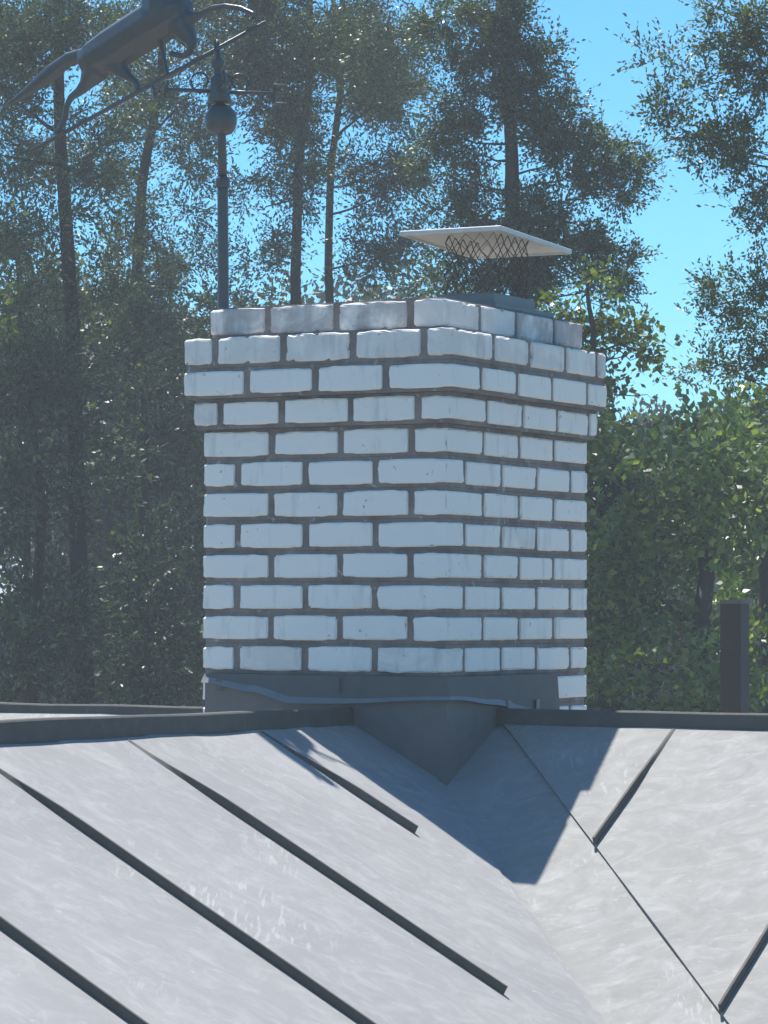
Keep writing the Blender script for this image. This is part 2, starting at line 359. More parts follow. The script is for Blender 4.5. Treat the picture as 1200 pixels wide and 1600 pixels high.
# ------------------------------------------------------------------ chimney
P = 0.21; CH = 0.081; Z0 = -0.073; LU, LV = 3.5 * P, 4 * P
chim = thing('brick_chimney', Q(LU / 2, LV / 2, -.6), 'tall white painted brick chimney with brown mortar rising from the roof ridges', 'chimney')
def brick_mesh(lx, ly, lz, seed, r=.0055):
    def params(l, n):
        h = l / 2; inner = [-(h - r) + 2 * (h - r) * i / n for i in range(n + 1)]
        return [-h] + inner + [h]
    xs, ys, zs = params(lx, max(2, round(lx / .02))), params(ly, max(2, round(ly / .02))), params(lz, 3)
    idx, vs, fs = {}, [], []
    def vert(i, j, k):
        key = (i, j, k)
        if key in idx: return idx[key]
        p = Vector((xs[i], ys[j], zs[k])); c = Vector((max(-lx / 2 + r, min(lx / 2 - r, p.x)), max(-ly / 2 + r, min(ly / 2 - r, p.y)), max(-lz / 2 + r, min(lz / 2 - r, p.z))))
        d = p - c
        ne = sum(1 for q in d if abs(q) > 1e-6)
        if ne > 1: p = c + d.normalized() * r
        amp = .0004 if ne < 2 else .0029
        nv = noise.noise_vector((p.x * 24 + seed * 7.3, p.y * 24 + seed * 3.1, p.z * 24 - seed)); nh = noise.noise_vector((p.x * 75 - seed * 5, p.y * 75 + seed, p.z * 75)); p = p + nv * amp + nh * amp * .75
        cr = sum(1 for q_, l_ in ((p.x, lx), (p.y, ly), (p.z, lz)) if l_ / 2 - abs(q_) < .016)       # corners worn round
        if cr >= 2 and abs(p.z) > lz / 2 - .016:
            kz = noise.noise((seed * 3.7 + (p.x > 0) * 9, (p.y > 0) * 7 + (p.z > 0) * 5, seed)) * .5 + .6
            away = max(0, 1 - ((lx / 2 - abs(p.x)) + 0) / .02) if lx > .05 else 0
            away = max(away, max(0, 1 - (ly / 2 - abs(p.y)) / .02) * (1 if min(lx / 2 - abs(p.x), 9) < .03 else 0))
            p.z -= math.copysign(.0042 * kz * away, p.z)
        if ne >= 2:                                   # knocked arrises
            kk = noise.noise((p.x * 55 + seed * 11, p.y * 55 - seed, p.z * 55))
            if kk > .3: p = p - d.normalized() * min(.0065, (kk - .3) * .03)
        idx[key] = len(vs); vs.append(p); return idx[key]
    nx, ny, nz = len(xs) - 1, len(ys) - 1, len(zs) - 1
    for i in range(nx):
        for j in range(ny):
            fs.append((vert(i, j, 0), vert(i, j + 1, 0), vert(i + 1, j + 1, 0), vert(i + 1, j, 0)))
            fs.append((vert(i, j, nz), vert(i + 1, j, nz), vert(i + 1, j + 1, nz), vert(i, j + 1, nz)))
    for i in range(nx):
        for k in range(nz):
            fs.append((vert(i, 0, k), vert(i + 1, 0, k), vert(i + 1, 0, k + 1), vert(i, 0, k + 1)))
            fs.append((vert(i, ny, k), vert(i, ny, k + 1), vert(i + 1, ny, k + 1), vert(i + 1, ny, k)))
    for j in range(ny):
        for k in range(nz):
            fs.append((vert(0, j, k), vert(0, j, k + 1), vert(0, j + 1, k + 1), vert(0, j + 1, k)))
            fs.append((vert(nx, j, k), vert(nx, j + 1, k), vert(nx, j + 1, k + 1), vert(nx, j, k + 1)))
    return vs, fs
JT = .0095
BS = [0]
ROTM = Matrix(((U.x, V.x, 0), (U.y, V.y, 0), (0, 0, 1)))
def brick(u0, u1, v0, v1, z0, z1, mat, r=.0045):
    BS[0] += 1; sd = BS[0] * .617
    vs, fs = brick_mesh(u1 - u0, v1 - v0, z1 - z0, sd, r)
    me = bpy.data.meshes.new('brick'); me.from_pydata([tuple(v) for v in vs], [], fs); me.update()
    me.flip_normals()                                  # u,v,z is a left handed frame
    o = bpy.data.objects.new('brick', me); COL.objects.link(o); me.materials.append(mat)
    rz = random.uniform(-.006, .006); tl = random.uniform(-.006, .006)
    mw = Matrix.Translation(Q((u0 + u1) / 2, (v0 + v1) / 2, (z0 + z1) / 2)) @ (ROTM @ Matrix.Rotation(rz, 3, 'Z') @ Matrix.Rotation(tl, 3, 'Y')).to_4x4()
    for vtx in me.vertices: vtx.co = ROTM @ (Matrix.Rotation(rz, 3, 'Z') @ (Matrix.Rotation(tl, 3, 'Y') @ vtx.co))
    o.parent = chim; o.matrix_parent_inverse = chim.matrix_world.inverted(); o.location = Q((u0 + u1) / 2, (v0 + v1) / 2, (z0 + z1) / 2)
D = .098
ROWS = {1: (-.010, [.5, 1.55, 2.55], [.95, 1.95, 3.05]), 2: (.04, [.42, 1.42, 2.42, 3.42], [1.1, 2.1, 3.15, 4.1]),
        3: (.04, [.95, 1.95, 2.95], [.75, 1.75, 2.75, 3.8]), 4: (.02, [.45, 1.4, 2.4, 3.3], [1.0, 2.0, 3.0, 3.95])}
for k in range(1, 15):
    ex, lj, rj = ROWS.get(k, (0.0, [.5, 1.5, 2.5], [1, 2, 3]) if k % 2 else (0.0, [1, 2, 3], [.5, 1.5, 2.5, 3.5]))
    zt_ = Z0 + (12 - k) * CH; zb = zt_ - CH
    a0, b0 = -ex, -ex; a1, b1 = LU + ex, LV + ex
    lj = [a0 + x * P for x in lj]; rj = [b0 + x * P for x in rj]
    def put(u0, u1, v0, v1, eu=(1, 1), ev=(1, 1)):
        jz = random.uniform(.0072, .0105); jb = random.uniform(.0072, .0105)
        m = M_BRICK
        if k == 1: m = M_BRICK_WORN if (u0 > .1 or random.random() < .3) else M_BRICK_MID
        elif k == 2: m = M_BRICK_MID
        elif random.random() < .06: m = M_BRICK_MID
        brick(u0 + (JT + random.uniform(-.001, .002)) * eu[0], u1 - (JT + random.uniform(-.001, .002)) * eu[1], v0 + JT * ev[0], v1 - JT * ev[1], zb + jb, zt_ - jz if k > 2 else zt_ + .001 * (k - 2), m, .0065 if k < 3 else .0045)
    put(a0, lj[0], b0, rj[0], (0, 1), (0, 1))                        # near corner
    le = lj + [a1]
    for i in range(len(le) - 1): put(le[i], le[i + 1], b0, b0 + D, (1, 0 if i == len(le) - 2 else 1), (0, 0))
    re = rj + [b1]
    for i in range(len(re) - 1): put(a0, a0 + D, re[i], re[i + 1], (0, 0), (1, 0 if i == len(re) - 2 else 1))
    n = 4; st = [b0 + D + (b1 - b0 - D) * i / n for i in range(n + 1)]   # the two faces turned away
    for i in range(n): put(a1 - D, a1, st[i], st[i + 1], (0, 0), (1, 0 if i == n - 1 else 1))
    st = [a0 + D + (a1 - D - a0 - D) * i / 3 for i in range(4)]
    for i in range(3): put(st[i], st[i + 1], b1 - D, b1, (1, 1), (0, 0))
    # mortar bed of this course, set back from the brick faces
    vs, fs = [], []; rc = .006
    add_box8(vs, fs, qbox(a0 + rc, a1 - rc, b0 + rc, b1 - rc, zb + (.0004 if k < 14 else 0), zt_ - (.0004 if k > 1 else .004)))
    link_mesh('mortar_bed', vs, fs, M_MORTAR, chim)
# stem of the stack below the courses, inside the roof
vs, fs = [], []; add_box8(vs, fs, qbox(.01, LU - .01, .01, LV - .01, -.9, Z0 - 2 * CH - .001)); link_mesh('stack_core', vs, fs, M_MORTAR, chim)
# dark flashing: upstand down to the roof, counterflashing on top with a hem
ZF = Z0 - CH - .002
def sheet(name, path, top, bot, off, mat, thick=.004, n=40):      # path: list of (u,v) along the outside; top/bot functions of distance
    L = [0.0]
    for a, b in zip(path, path[1:]): L.append(L[-1] + math.dist(a, b))
    vs, fs = [], []; tot = L[-1]; ds = sorted(set([tot * i / n for i in range(n + 1)] + L))
    for d in ds:
        i = max(j for j in range(len(L)) if L[j] <= d + 1e-9); i = min(i, len(path) - 2)
        t = (d - L[i]) / (L[i + 1] - L[i]); u = path[i][0] + (path[i + 1][0] - path[i][0]) * t; v = path[i][1] + (path[i + 1][1] - path[i][1]) * t
        nu, nv = (0, -1) if i == 0 else (-1, 0)
        if abs(d - L[1]) < 1e-6: nu, nv = -1, -1
        zt1, zb1 = top(d), bot(d); o1, o2 = off(d)
        for (z, o_) in ((zt1, o1), (zb1, o2), (zb1, o2 - thick), (zt1, o1 - thick)): vs.append(Q(u + nu * o_, v + nv * o_, z))
    k = len(ds)
    for i in range(k - 1):
        for j in range(4): j2 = (j + 1) % 4; fs.append((i * 4 + j, i * 4 + j2, i * 4 + 4 + j2, i * 4 + 4 + j))
    fs.append((0, 1, 2, 3)); fs.append(tuple((k - 1) * 4 + j for j in (3, 2, 1, 0)))
    o = link_mesh(name, vs, fs, mat, chim)
    bm = bmesh.new(); bm.from_mesh(o.data); bmesh.ops.recalc_face_normals(bm, faces=bm.faces); bm.to_mesh(o.data); bm.free(); return o
path = [(LU - .014, 0), (0, 0), (0, .625)]
def roof_under(d):
    if d <= LU - .014: u, v = LU - .014 - d, 0.0
    else: u, v = 0.0, d - LU - .006
    return ZR - G * min(abs(u - K), abs(v - K)) - .03
sheet('flashing_upstand', path, lambda d: ZF - .01, roof_under, lambda d: (.008, .010), M_UP)
hem_pts = [(0, -.165), (.16, -.185), (.28, -.213), (.45, -.214), (.74, -.205), (.95, -.217), (1.24, -.252), (1.41, -.262)]
def hem(d):
    for (a, za), (b, zb_) in zip(hem_pts, hem_pts[1:]):
        if d <= b: t = (d - a) / (b - a); t = t * t * (3 - 2 * t); return za + (zb_ - za) * t
    return hem_pts[-1][1]
sheet('counter_flashing', path, lambda d: ZF, hem, lambda d: (.013, .020), M_FLASH)
sheet('flashing_hem', path, hem, lambda d: hem(d) - .013 - .004 * math.sin(d * 7), lambda d: (.020, .029 + .004 * math.sin(d * 5)), M_LIP)
for u_, v_, w_, z1_, z2_ in ((.66, 0, .016, ZF - .012, -.20), (.30, 0, .010, ZF - .004, -.2)):     # laps of the sheet
    vs, fs = [], []; add_box8(vs, fs, [Q(u_ + a_, -.0225 - c_, z_) for z_ in (z2_, z1_) for a_, c_ in ((0, 0), (w_, 0), (w_, .002), (0, .002))])
    link_mesh('flashing_lap', vs, fs, M_FLASH, chim)
for v_ in (.30, .47):
    vs, fs = [], []; add_box8(vs, fs, [Q(-.0235 - c_, v_ + a_, z_) for z_ in (-.30, -.222) for a_, c_ in ((0, 0), (.02, 0), (.02, .003), (0, .003))])
    link_mesh('flashing_lap', vs, fs, M_LIP, chim)
# crown mortar on the top
vs, fs = [], []; add_box8(vs, fs, qbox(.03, LU - .03, .03, LV - .03, Z0 + 11 * CH - .006, Z0 + 11 * CH + .004)); link_mesh('crown_mortar', vs, fs, M_MORTAR, chim)

# ------------------------------------------------------------------ chimney cap: hood on a wire screen
ZT = Z0 + 11 * CH + .004
cap = thing('chimney_cap', Q(.185, .58, ZT), 'pale metal chimney hood on a wire mesh screen on top of the white chimney', 'chimney cap')
hc = {'n': (.03, .36), 'l': (.34, .36), 'r': (.03, .80), 'f': (.34, .80)}
hz = {}
for key, ypx, xpx in (('n', 352, 782), ('l', 361, 622), ('r', 390, 895)):
    q_ = Q(*hc[key], 0); hz[key] = PX(xpx, ypx, q_.y).z - ZE
hz['f'] = hz['l'] + hz['r'] - hz['n']
vs, fs = [], []
ctr = Q(.185, .58, (hz['l'] + hz['r']) / 2 + .03); vs.append(ctr)
order = ['n', 'l', 'f', 'r']
cm = (.185, .58)
for key in order: vs.append(Q(*hc[key], hz[key]))                                    # 1-4 rim top
for key in order: vs.append(Q(*hc[key], hz[key] - .013))                             # 5-8 rim bottom outside
for key in order: u_, v_ = hc[key]; vs.append(Q(u_ + (cm[0] - u_) * .04, v_ + (cm[1] - v_) * .04, hz[key] - .013))   # 9-12
for key in order: u_, v_ = hc[key]; vs.append(Q(u_ + (cm[0] - u_) * .04, v_ + (cm[1] - v_) * .04, hz[key] - .006))   # 13-16
vs.append(ctr - Vector((0, 0, .006)))                                                # 17
for i in range(4):
    j = (i + 1) % 4
    fs += [(0, 1 + i, 1 + j), (1 + i, 5 + i, 5 + j, 1 + j), (5 + i, 9 + i, 9 + j, 5 + j), (9 + i, 13 + i, 13 + j, 9 + j), (13 + i, 17, 13 + j)]
o = link_mesh('hood', vs, fs, M_CAP, cap)
bm = bmesh.new(); bm.from_mesh(o.data); bmesh.ops.recalc_face_normals(bm, faces=bm.faces); bm.to_mesh(o.data); bm.free(); bevel(o, .004)
# screen
su0, su1, sv0, sv1 = .085, .23, .42, .64; zs0, zs1 = ZT + .035, min(hz.values()) + .012
per = [(su1, sv0), (su0, sv0), (su0, sv1), (su1, sv1), (su1, sv0)]
PL = [0.0]
for a, b in zip(per, per[1:]): PL.append(PL[-1] + math.dist(a, b))
nc = 2 * round(PL[-1] / .042); nr = 2 * 4
def on_per(d):
    d %= PL[-1]
    for i in range(4):
        if d <= PL[i + 1] + 1e-9:
            t = (d - PL[i]) / (PL[i + 1] - PL[i]); return per[i][0] + (per[i + 1][0] - per[i][0]) * t, per[i][1] + (per[i + 1][1] - per[i][1]) * t
    return per[-1]
bm = bmesh.new(); g = {}
def gvert(i, j):
    i %= nc
    if (i, j) not in g:
        u_, v_ = on_per(PL[-1] * i / nc); w = .010 * noise.noise((i * .9, j * .8, 1))
        g[(i, j)] = bm.verts.new(Q(u_ + w, v_ + w, zs0 + (zs1 - zs0) * j / nr))
    return g[(i, j)]
for i in range(nc):
    for j in range(0, nr + 1):
        if (i + j) % 2 == 0 and 1 <= j <= nr - 1: bm.faces.new([gvert(i, j - 1), gvert(i + 1, j), gvert(i, j + 1), gvert(i - 1, j)])
me = bpy.data.meshes.new('mesh_screen'); bm.to_mesh(me); bm.free()
o = link('mesh_screen', me, M_WIRE, cap); wf = o.modifiers.new('Wire', 'WIREFRAME'); wf.thickness = .0034; wf.use_replace = True; wf.use_even_offset = False
# collar of sheet metal below the screen
for nm, (u0, u1, v0, v1, za, zb) in (('base_flange', (.045, .27, .36, .72, ZT + .0005, ZT + .018)), ('collar', (.075, .24, .405, .66, ZT + .018, ZT + .05))):
    vs, fs = [], []; c8 = qbox(u0, u1, v0, v1, za, zb)
    add_box8(vs, fs, c8); o = link_mesh(nm, vs, fs, M_COLLAR, cap); bevel(o, .005)
    bm = bmesh.new(); bm.from_mesh(o.data); bmesh.ops.recalc_face_normals(bm, faces=bm.faces); bm.to_mesh(o.data); bm.free()

# ------------------------------------------------------------------ weathervane
DP = 8.54
vane = thing('weathervane', PX(349, 482, DP), 'dark metal weathervane with running horse above arrow rod and compass arms', 'weathervane')
s_ = DP / F_PX
def pole_part(name, prof, mat, n=20):           # prof: (photo y, radius px, x px)
    vs, fs = [], []
    add_tube(vs, fs, [PX(x, y, DP) for (y, r, x) in prof], [max(r, .3) * s_ for (y, r, x) in prof], n); return link_mesh(name, vs, fs, mat, vane, True)
pole_part('pole', [(494, 9.5, 349), (484, 9, 349), (300, 8.5, 348), (292, 8.5, 348)], M_POLE)
pole_part('collar', [(293, 10, 348), (291, 11.5, 348), (280, 11.5, 348), (277, 9, 348)], M_POLE)
pole_part('spindle', [(279, 7, 348), (205, 7, 346), (120, 7, 341), (62, 5, 339)], M_POLE, 14)
pole_part('globe', [(211, 9, 346), (208, 17, 346), (203, 22, 346), (196, 25, 345), (187, 26, 345), (177, 24, 345), (168, 17, 344), (163, 9, 344)], M_VANE, 24)
pole_part('hub', [(160, 18, 343), (156, 19, 343), (132, 13, 342), (122, 14, 342), (117, 9, 341)], M_VANE)
pole_part('bead', [(109, 3, 340), (106, 9, 340), (98, 12, 340), (91, 9, 340), (87, 4, 340)], M_VANE, 16)
hubp = PX(343, 143, DP)
def stroke(vs, fs, o_, ax, up, pts, r=.0045):
    add_tube(vs, fs, [o_ + ax * x + up * y for x, y in pts], [r] * len(pts), 6)
LET = {'N': [[(0, 0), (0, .05), (.034, 0), (.034, .05)]], 'E': [[(.034, 0), (0, 0), (0, .05), (.034, .05)], [(0, .025), (.028, .025)]],
       'S': [[(0, .006), (.012, 0), (.028, .003), (.032, .014), (.02, .025), (.005, .032), (.003, .044), (.014, .05), (.032, .046)]],
       'W': [[(0, .05), (.01, 0), (.022, .036), (.034, 0), (.044, .05)]]}
for ltr, az in (('E', 12), ('N', 102), ('W', 192), ('S', 282)):
    a = math.radians(az); ax = Vector((math.cos(a), math.sin(a), 0)); arm_l = .15
    vs, fs = [], []; add_tube(vs, fs, [hubp, hubp + ax * arm_l], [.006, .005], 8)
    arm = link_mesh('compass_arm', vs, fs, M_VANE, vane, True)
    sc_pts = [hubp + ax * (.05 + .028 * math.cos(t) * (1 - t / 9)) + Vector((0, 0, .028 * math.sin(t) * (1 - t / 9) + .026)) for t in [i * .5 - 1.57 for i in range(13)]]
    vs, fs = [], []; add_tube(vs, fs, sc_pts, [.0035] * len(sc_pts), 6); link_mesh('scroll', vs, fs, M_VANE, arm, True)
    vs, fs = [], []
    fl = -1 if az in (192, 102) else 1
    for ln_ in LET[ltr]: stroke(vs, fs, hubp + ax * (arm_l + (.0 if fl == 1 else .034)) + Vector((0, 0, -.025)), ax * fl, Vector((0, 0, 1)), ln_)
    link_mesh('letter', vs, fs, M_VANE, arm)
def VP(x, y): return PX(x, y, DP + (340 - x) * .0013)
vs, fs = [], []; add_tube(vs, fs, [VP(50, 235), VP(415, 35)], [.0065, .0065], 8); rod = link_mesh('arrow_rod', vs, fs, M_POLE, vane, True)
def caps(vs, fs, chain, n=10):
    fine = []
    for (x0, y0, r0), (x1, y1, r1) in zip(chain, chain[1:]):
        for i in range(5): t = i / 5; fine.append((x0 + (x1 - x0) * t, y0 + (y1 - y0) * t, r0 + (r1 - r0) * t))
    fine.append(chain[-1])
    pts = [VP(x, y) for x, y, r in fine]; rr = [r * s_ * .88 for x, y, r in fine]
    d0 = (pts[0] - pts[1]).normalized(); d1 = (pts[-1] - pts[-2]).normalized()
    pts = [pts[0] + d0 * rr[0] * .9, pts[0] + d0 * rr[0] * .6] + pts + [pts[-1] + d1 * rr[-1] * .6, pts[-1] + d1 * rr[-1] * .9]
    rr = [rr[0] * .4, rr[0] * .8] + rr + [rr[-1] * .8, rr[-1] * .4]
    add_tube(vs, fs, pts, rr, n)
vs, fs = [], []
for ch in ([(148, 92, 34), (175, 78, 40), (215, 52, 40), (255, 28, 42), (272, 18, 38)], [(258, 15, 44), (256, -30, 40), (275, -80, 28), (295, -108, 20)],
           [(250, -10, 40), (232, -50, 22), (250, -100, 14)],
           [(290, -112, 22), (325, -105, 16), (352, -90, 11)], [(284, -122, 6), (282, -142, 3)],
           [(132, 84, 12), (108, 92, 13), (82, 112, 15), (50, 138, 11), (28, 153, 6), (4, 168, 2)],
           [(150, 108, 28), (134, 132, 13), (124, 143, 9), (111, 152, 6.5), (104, 166, 6), (102, 182, 6), (96, 200, 6), (88, 206, 5.5)],
           [(180, 95, 28), (192, 112, 14), (203, 121, 7.5), (212, 128, 6), (216, 136, 5.5)],
           [(288, 30, 22), (306, 26, 9), (316, 21, 7), (332, 13, 6.5), (352, 10, 6), (376, 13, 5.5), (396, 22, 5)],
           [(285, 40, 26), (300, 66, 11), (299, 80, 7), (286, 88, 6), (268, 84, 5.5)]):
    caps(vs, fs, ch)
horse = link_mesh('running_horse', vs, fs, M_VANE, vane, True)
rm = horse.modifiers.new('Remesh', 'REMESH'); rm.mode = 'VOXEL'; rm.voxel_size = .0032; rm.use_smooth_shade = True
sm_ = horse.modifiers.new('Smooth', 'SMOOTH'); sm_.iterations = 2; sm_.factor = .5
vs, fs = [], []
for a, b in (((86, 196), (92, 213)), ((209, 126), (216, 143)), ((250, 60), (262, 118))): add_tube(vs, fs, [VP(*a), VP(*b)], [.006, .006], 8)
link_mesh('brace', vs[:16], fs[:10], M_VANE, vane); link_mesh('brace', vs[16:32], [tuple(i - 16 for i in f) for f in fs[10:20]], M_VANE, vane)
link_mesh('brace', vs[32:48], [tuple(i - 32 for i in f) for f in fs[20:30]], M_VANE, vane)

# ------------------------------------------------------------------ vent flue behind the right ridge
DV = 9.3; wv = .0445; pt = PX(1148, 937, DV); zb = ZE + ZR - .55
vent = thing('vent_flue', (pt.x, pt.y, zb), 'dark brown square vent flue standing behind the right roof ridge', 'vent')
ax, ay = -U, V
def sq(w, z): return [Vector((pt.x, pt.y, z)) + Vector((*(ax * a + ay * b), 0)) * w for a, b in ((-1, -1), (1, -1), (1, 1), (-1, 1))]
wv = .032
rings = [sq(wv, zb), sq(wv, pt.z - .012), sq(wv - .004, pt.z - .012), sq(wv - .004, zb + .1)]
vs = [p for r in rings for p in r]; fs = []
for i in range(3):
    for j in range(4): j2 = (j + 1) % 4; fs.append((i * 4 + j, i * 4 + j2, i * 4 + 4 + j2, i * 4 + 4 + j))
fs.append((12, 13, 14, 15)); link_mesh('flue_body', vs, fs, M_PIPE, vent)
rings = [sq(wv + .0005, pt.z - .012), sq(wv + .0015, pt.z - .012), sq(wv + .0015, pt.z), sq(wv - .004, pt.z), sq(wv - .004, pt.z - .011)]
vs = [p for r in rings for p in r]; fs = []
for i in range(4):
    for j in range(4): j2 = (j + 1) % 4; fs.append((i * 4 + j, i * 4 + j2, i * 4 + 4 + j2, i * 4 + 4 + j))
link_mesh('rim', vs, fs, M_FLASH, vent)

# ------------------------------------------------------------------ trees
def leaves(blobs, D, size, cover, droop=.3, long=2.2, zspread=1.0, feather=False):
    """blobs: (photo x, y, rx, ry[, density]) at distance D -> quads of leaves on twigs through each blob's volume"""
    out = []
    for b in blobs:
        x, y, rx, ry = b[:4]; dn = b[4] if len(b) > 4 else 1.0; dd = b[5] if len(b) > 5 else 0.0
        c = np.array(PX(x, y, D + dd)); k = (D + dd) / F_PX
        R = np.array([rx * k, max(rx, ry) * k * zspread, ry * k])
        nl = 12 if feather else 8; pl = size * (D / (D + dd)); area = math.pi * rx * ry * k * k
        nt = max(3, int(cover * dn * area / (size * size / long * .5) / nl))
        p = RNG.normal(size=(nt, 3)); p /= np.linalg.norm(p, axis=1)[:, None]; p *= RNG.uniform(.15, 1, (nt, 1)) ** .45
        lump = 1 + .28 * np.sin(p[:, :1] * 5 + x) * np.cos(p[:, 2:] * 6 + y)
        ns = max(3, int(4 + 5 * rx * ry * k * k / .08)); sub = RNG.normal(size=(ns, 3)); sub /= np.linalg.norm(sub, axis=1)[:, None]; sub *= RNG.uniform(.2, 1, (ns, 1)) ** .6
        which = RNG.integers(0, ns, nt); loose = RNG.uniform(size=(nt, 1)) < .13
        p = np.where(loose, p * lump, sub[which] * .85 + p * RNG.uniform(.13, .32, (ns, 1))[which] * np.array([1.2, 1.2, .75]))
        st = c + p * R
        d = p + RNG.normal(size=(nt, 3)) * .6; d[:, 2] -= droop * RNG.uniform(0, 1, nt) - .15; d /= np.linalg.norm(d, axis=1)[:, None]
        tl = RNG.uniform(3.5, 8.0, (nt, 1)) * size if feather else RNG.uniform(2.2, 5.0, (nt, 1)) * size
        jit, ali = (.22, .55) if feather else (.35, .6)
        for q in range(nl):
            pos = st + d * tl * (q / nl) + RNG.normal(size=(nt, 3)) * size * jit
            axx = d * (1.1 if feather else .8) + RNG.normal(size=(nt, 3)) * ali; axx /= np.linalg.norm(axx, axis=1)[:, None]
            nn = RNG.normal(size=(nt, 3)); nn[:, 2] += .5; sd = np.cross(axx, nn); sd /= np.linalg.norm(sd, axis=1)[:, None] + 1e-9
            ls = size * RNG.uniform(.6, 1.25, (nt, 1)); w = ls / long * .5
            out.append(np.stack([pos, pos + axx * ls * .5 + sd * w, pos + axx * ls, pos + axx * ls * .45 - sd * w], 1))
    co = np.concatenate(out).reshape(-1, 3); return co, np.arange(len(co)).reshape(-1, 4)
def make_tree(name, label, cat, group, D, trunk, blobs, leaf_mat, bark, size=.05, cover=2.2, limbs=8, long=2.2, droop=.3, above=True, tw=1.0, zspread=1.0):
    """trunk: (photo x, y, radius px) from low to high"""
    x0, y0, r0 = trunk[0]; base = PX(x0, y0, D); base.z = -.05
    t = thing(name, base, label, cat, group); k = D / F_PX
    pts = [base] + [PX(x, y, D) + Vector((RNG.normal() * .02, RNG.normal() * .1, 0)) for x, y, r in trunk]; rad = [r0 * k] + [r * k * .66 for x, y, r in trunk]
    pts2, rad2 = [], []
    for i in range(len(pts) - 1):
        for q in range(4):
            f = q / 4; w = noise.noise_vector((i + f, D, x0)) * .02; pts2.append(pts[i].lerp(pts[i + 1], f) + w * (0 if i == 0 and q == 0 else 1)); rad2.append(rad[i] + (rad[i + 1] - rad[i]) * f)
    pts2.append(pts[-1]); rad2.append(rad[-1])
    tube_obj('trunk', pts2, rad2, bark, t, 10)
    pick = sorted(range(len(blobs)), key=lambda i: -blobs[i][2] * blobs[i][3])[:limbs]
    for i in pick:
        b = blobs[i]; dd = b[5] if len(b) > 5 else 0; tip = PX(b[0], b[1], D + dd)
        cands = [p for p in range(len(pts2)) if pts2[p].z < tip.z + .1] or [0]
        j = max(cands, key=lambda p: pts2[p].z - abs((pts2[p].z - (tip.z - .35 * abs(tip.x - pts2[p].x)))) * 3)
        s0 = pts2[j]; r = min(rad2[j] * .6, max(.008, .016 * (tip - s0).length)) * tw
        far = tip + (tip - s0).normalized() * min(.25 * (tip - s0).length, b[2] * k * .6); mid = s0.lerp(tip, .5) + Vector((0, 0, -.06 * (tip - s0).length)) + noise.noise_vector((i, D, 3)) * .12
        path = []
        for q in range(9):
            f = q / 8; a = s0.lerp(mid, f); bb = mid.lerp(far, f); path.append(a.lerp(bb, f) + noise.noise_vector((f * 3 + i * 5.1, D, x0 * .1)) * .05 * f)
        vs, fs = [], []; add_tube(vs, fs, path, [r * (1 - .85 * q / 8) for q in range(9)], 6)
        lm = link_mesh('limb', vs, fs, bark, t, True)
        for q2 in range(3):
            f = int(3 + q2 * 2); s1 = path[f]; dr = Vector(RNG.normal(size=3)) * .5 + (far - s0).normalized(); dr.z += .1; L_ = .25 * (tip - s0).length + .15
            pth = [s1 + dr.normalized() * L_ * h / 4 + noise.noise_vector((h * .6, i, q2)) * .05 * h / 2 for h in range(5)]
            vs, fs = [], []; add_tube(vs, fs, pth, [r * .45 * (1 - .8 * h / 4) for h in range(5)], 5); link_mesh('branchlet', vs, fs, bark, lm, True)
    co, fo = leaves(blobs, D, size, cover, droop, long, zspread, long >= 1.8)
    if above:                                            # the crown goes on above the picture
        top = []
        xs_ = [b[0] for b in blobs]; w = max(120, (max(xs_) - min(xs_)) * .35); xm = trunk[-1][0]
        for q in range(4): top.append((xm + RNG.uniform(-w, w), -150 - q * 70, 110, 60, .45, RNG.uniform(-1, 1)))
        c2, f2 = leaves(top, D, size * 2.0, cover * .8, droop, long); fo = np.concatenate([fo, f2 + len(co)]); co = np.concatenate([co, c2])
    co = co - np.array(t.matrix_world.translation)
    me_o = link_np('crown', co, fo, leaf_mat); me_o.parent = t
    return t
def fill(x0, x1, y0, y1, n, rx, ry, dn=1.0, dz=1.0):
    return [(RNG.uniform(x0, x1), RNG.uniform(y0, y1), rx * RNG.uniform(.6, 1.3), ry * RNG.uniform(.6, 1.3), dn * RNG.uniform(.6, 1.3), RNG.uniform(-dz, dz)) for _ in range(n)]

make_tree('pine_tree', 'dark thick trunk pine at far left with foliage behind the weathervane', 'tree', 'pines behind the roof', 17.5,
          [(128, 1130, 24), (118, 800, 21), (108, 480, 18), (100, 260, 15), (98, 60, 12), (100, -300, 8)],
          fill(-20, 200, -10, 140, 16, 52, 30, 1.0) + fill(-20, 200, 150, 300, 18, 40, 24, .8) + fill(-20, 190, 310, 470, 18, 38, 24, .7) + fill(-20, 60, 440, 620, 6, 60, 45, .9),
          M_PINE, M_BARK, .029, 5.4, 14, 2.6)
make_tree('pine_tree', 'slim leaning pine directly left of the weathervane pole', 'tree', 'pines behind the roof', 20,
          [(175, 1130, 18), (188, 760, 16), (205, 480, 14), (222, 280, 12), (250, 120, 10), (262, -200, 6)],
          fill(200, 350, 0, 130, 12, 46, 28, .9) + fill(180, 345, 140, 260, 14, 38, 22, .8) + fill(190, 335, 260, 430, 17, 34, 22, .65) + fill(180, 290, 420, 520, 6, 45, 30, .9),
          M_PINE, M_BARK, .031, 5.4, 12, 2.6)
make_tree('pine_tree', 'tall straight pine rising behind the chimney top, left one of a close pair', 'tree', 'pines behind the roof', 19,
          [(466, 1130, 16), (464, 640, 15), (464, 440, 13), (466, 260, 11), (474, 120, 9), (480, -250, 6)],
          fill(360, 520, -20, 120, 10, 52, 36, 1.1) + fill(370, 480, 120, 235, 7, 40, 26, .9) + fill(355, 450, 240, 330, 6, 30, 18, .5) + fill(360, 450, 340, 470, 9, 30, 18, .55) + fill(430, 500, 230, 300, 4, 36, 26, 1.0),
          M_PINE, M_BARK, .029, 5.8, 14, 2.5)
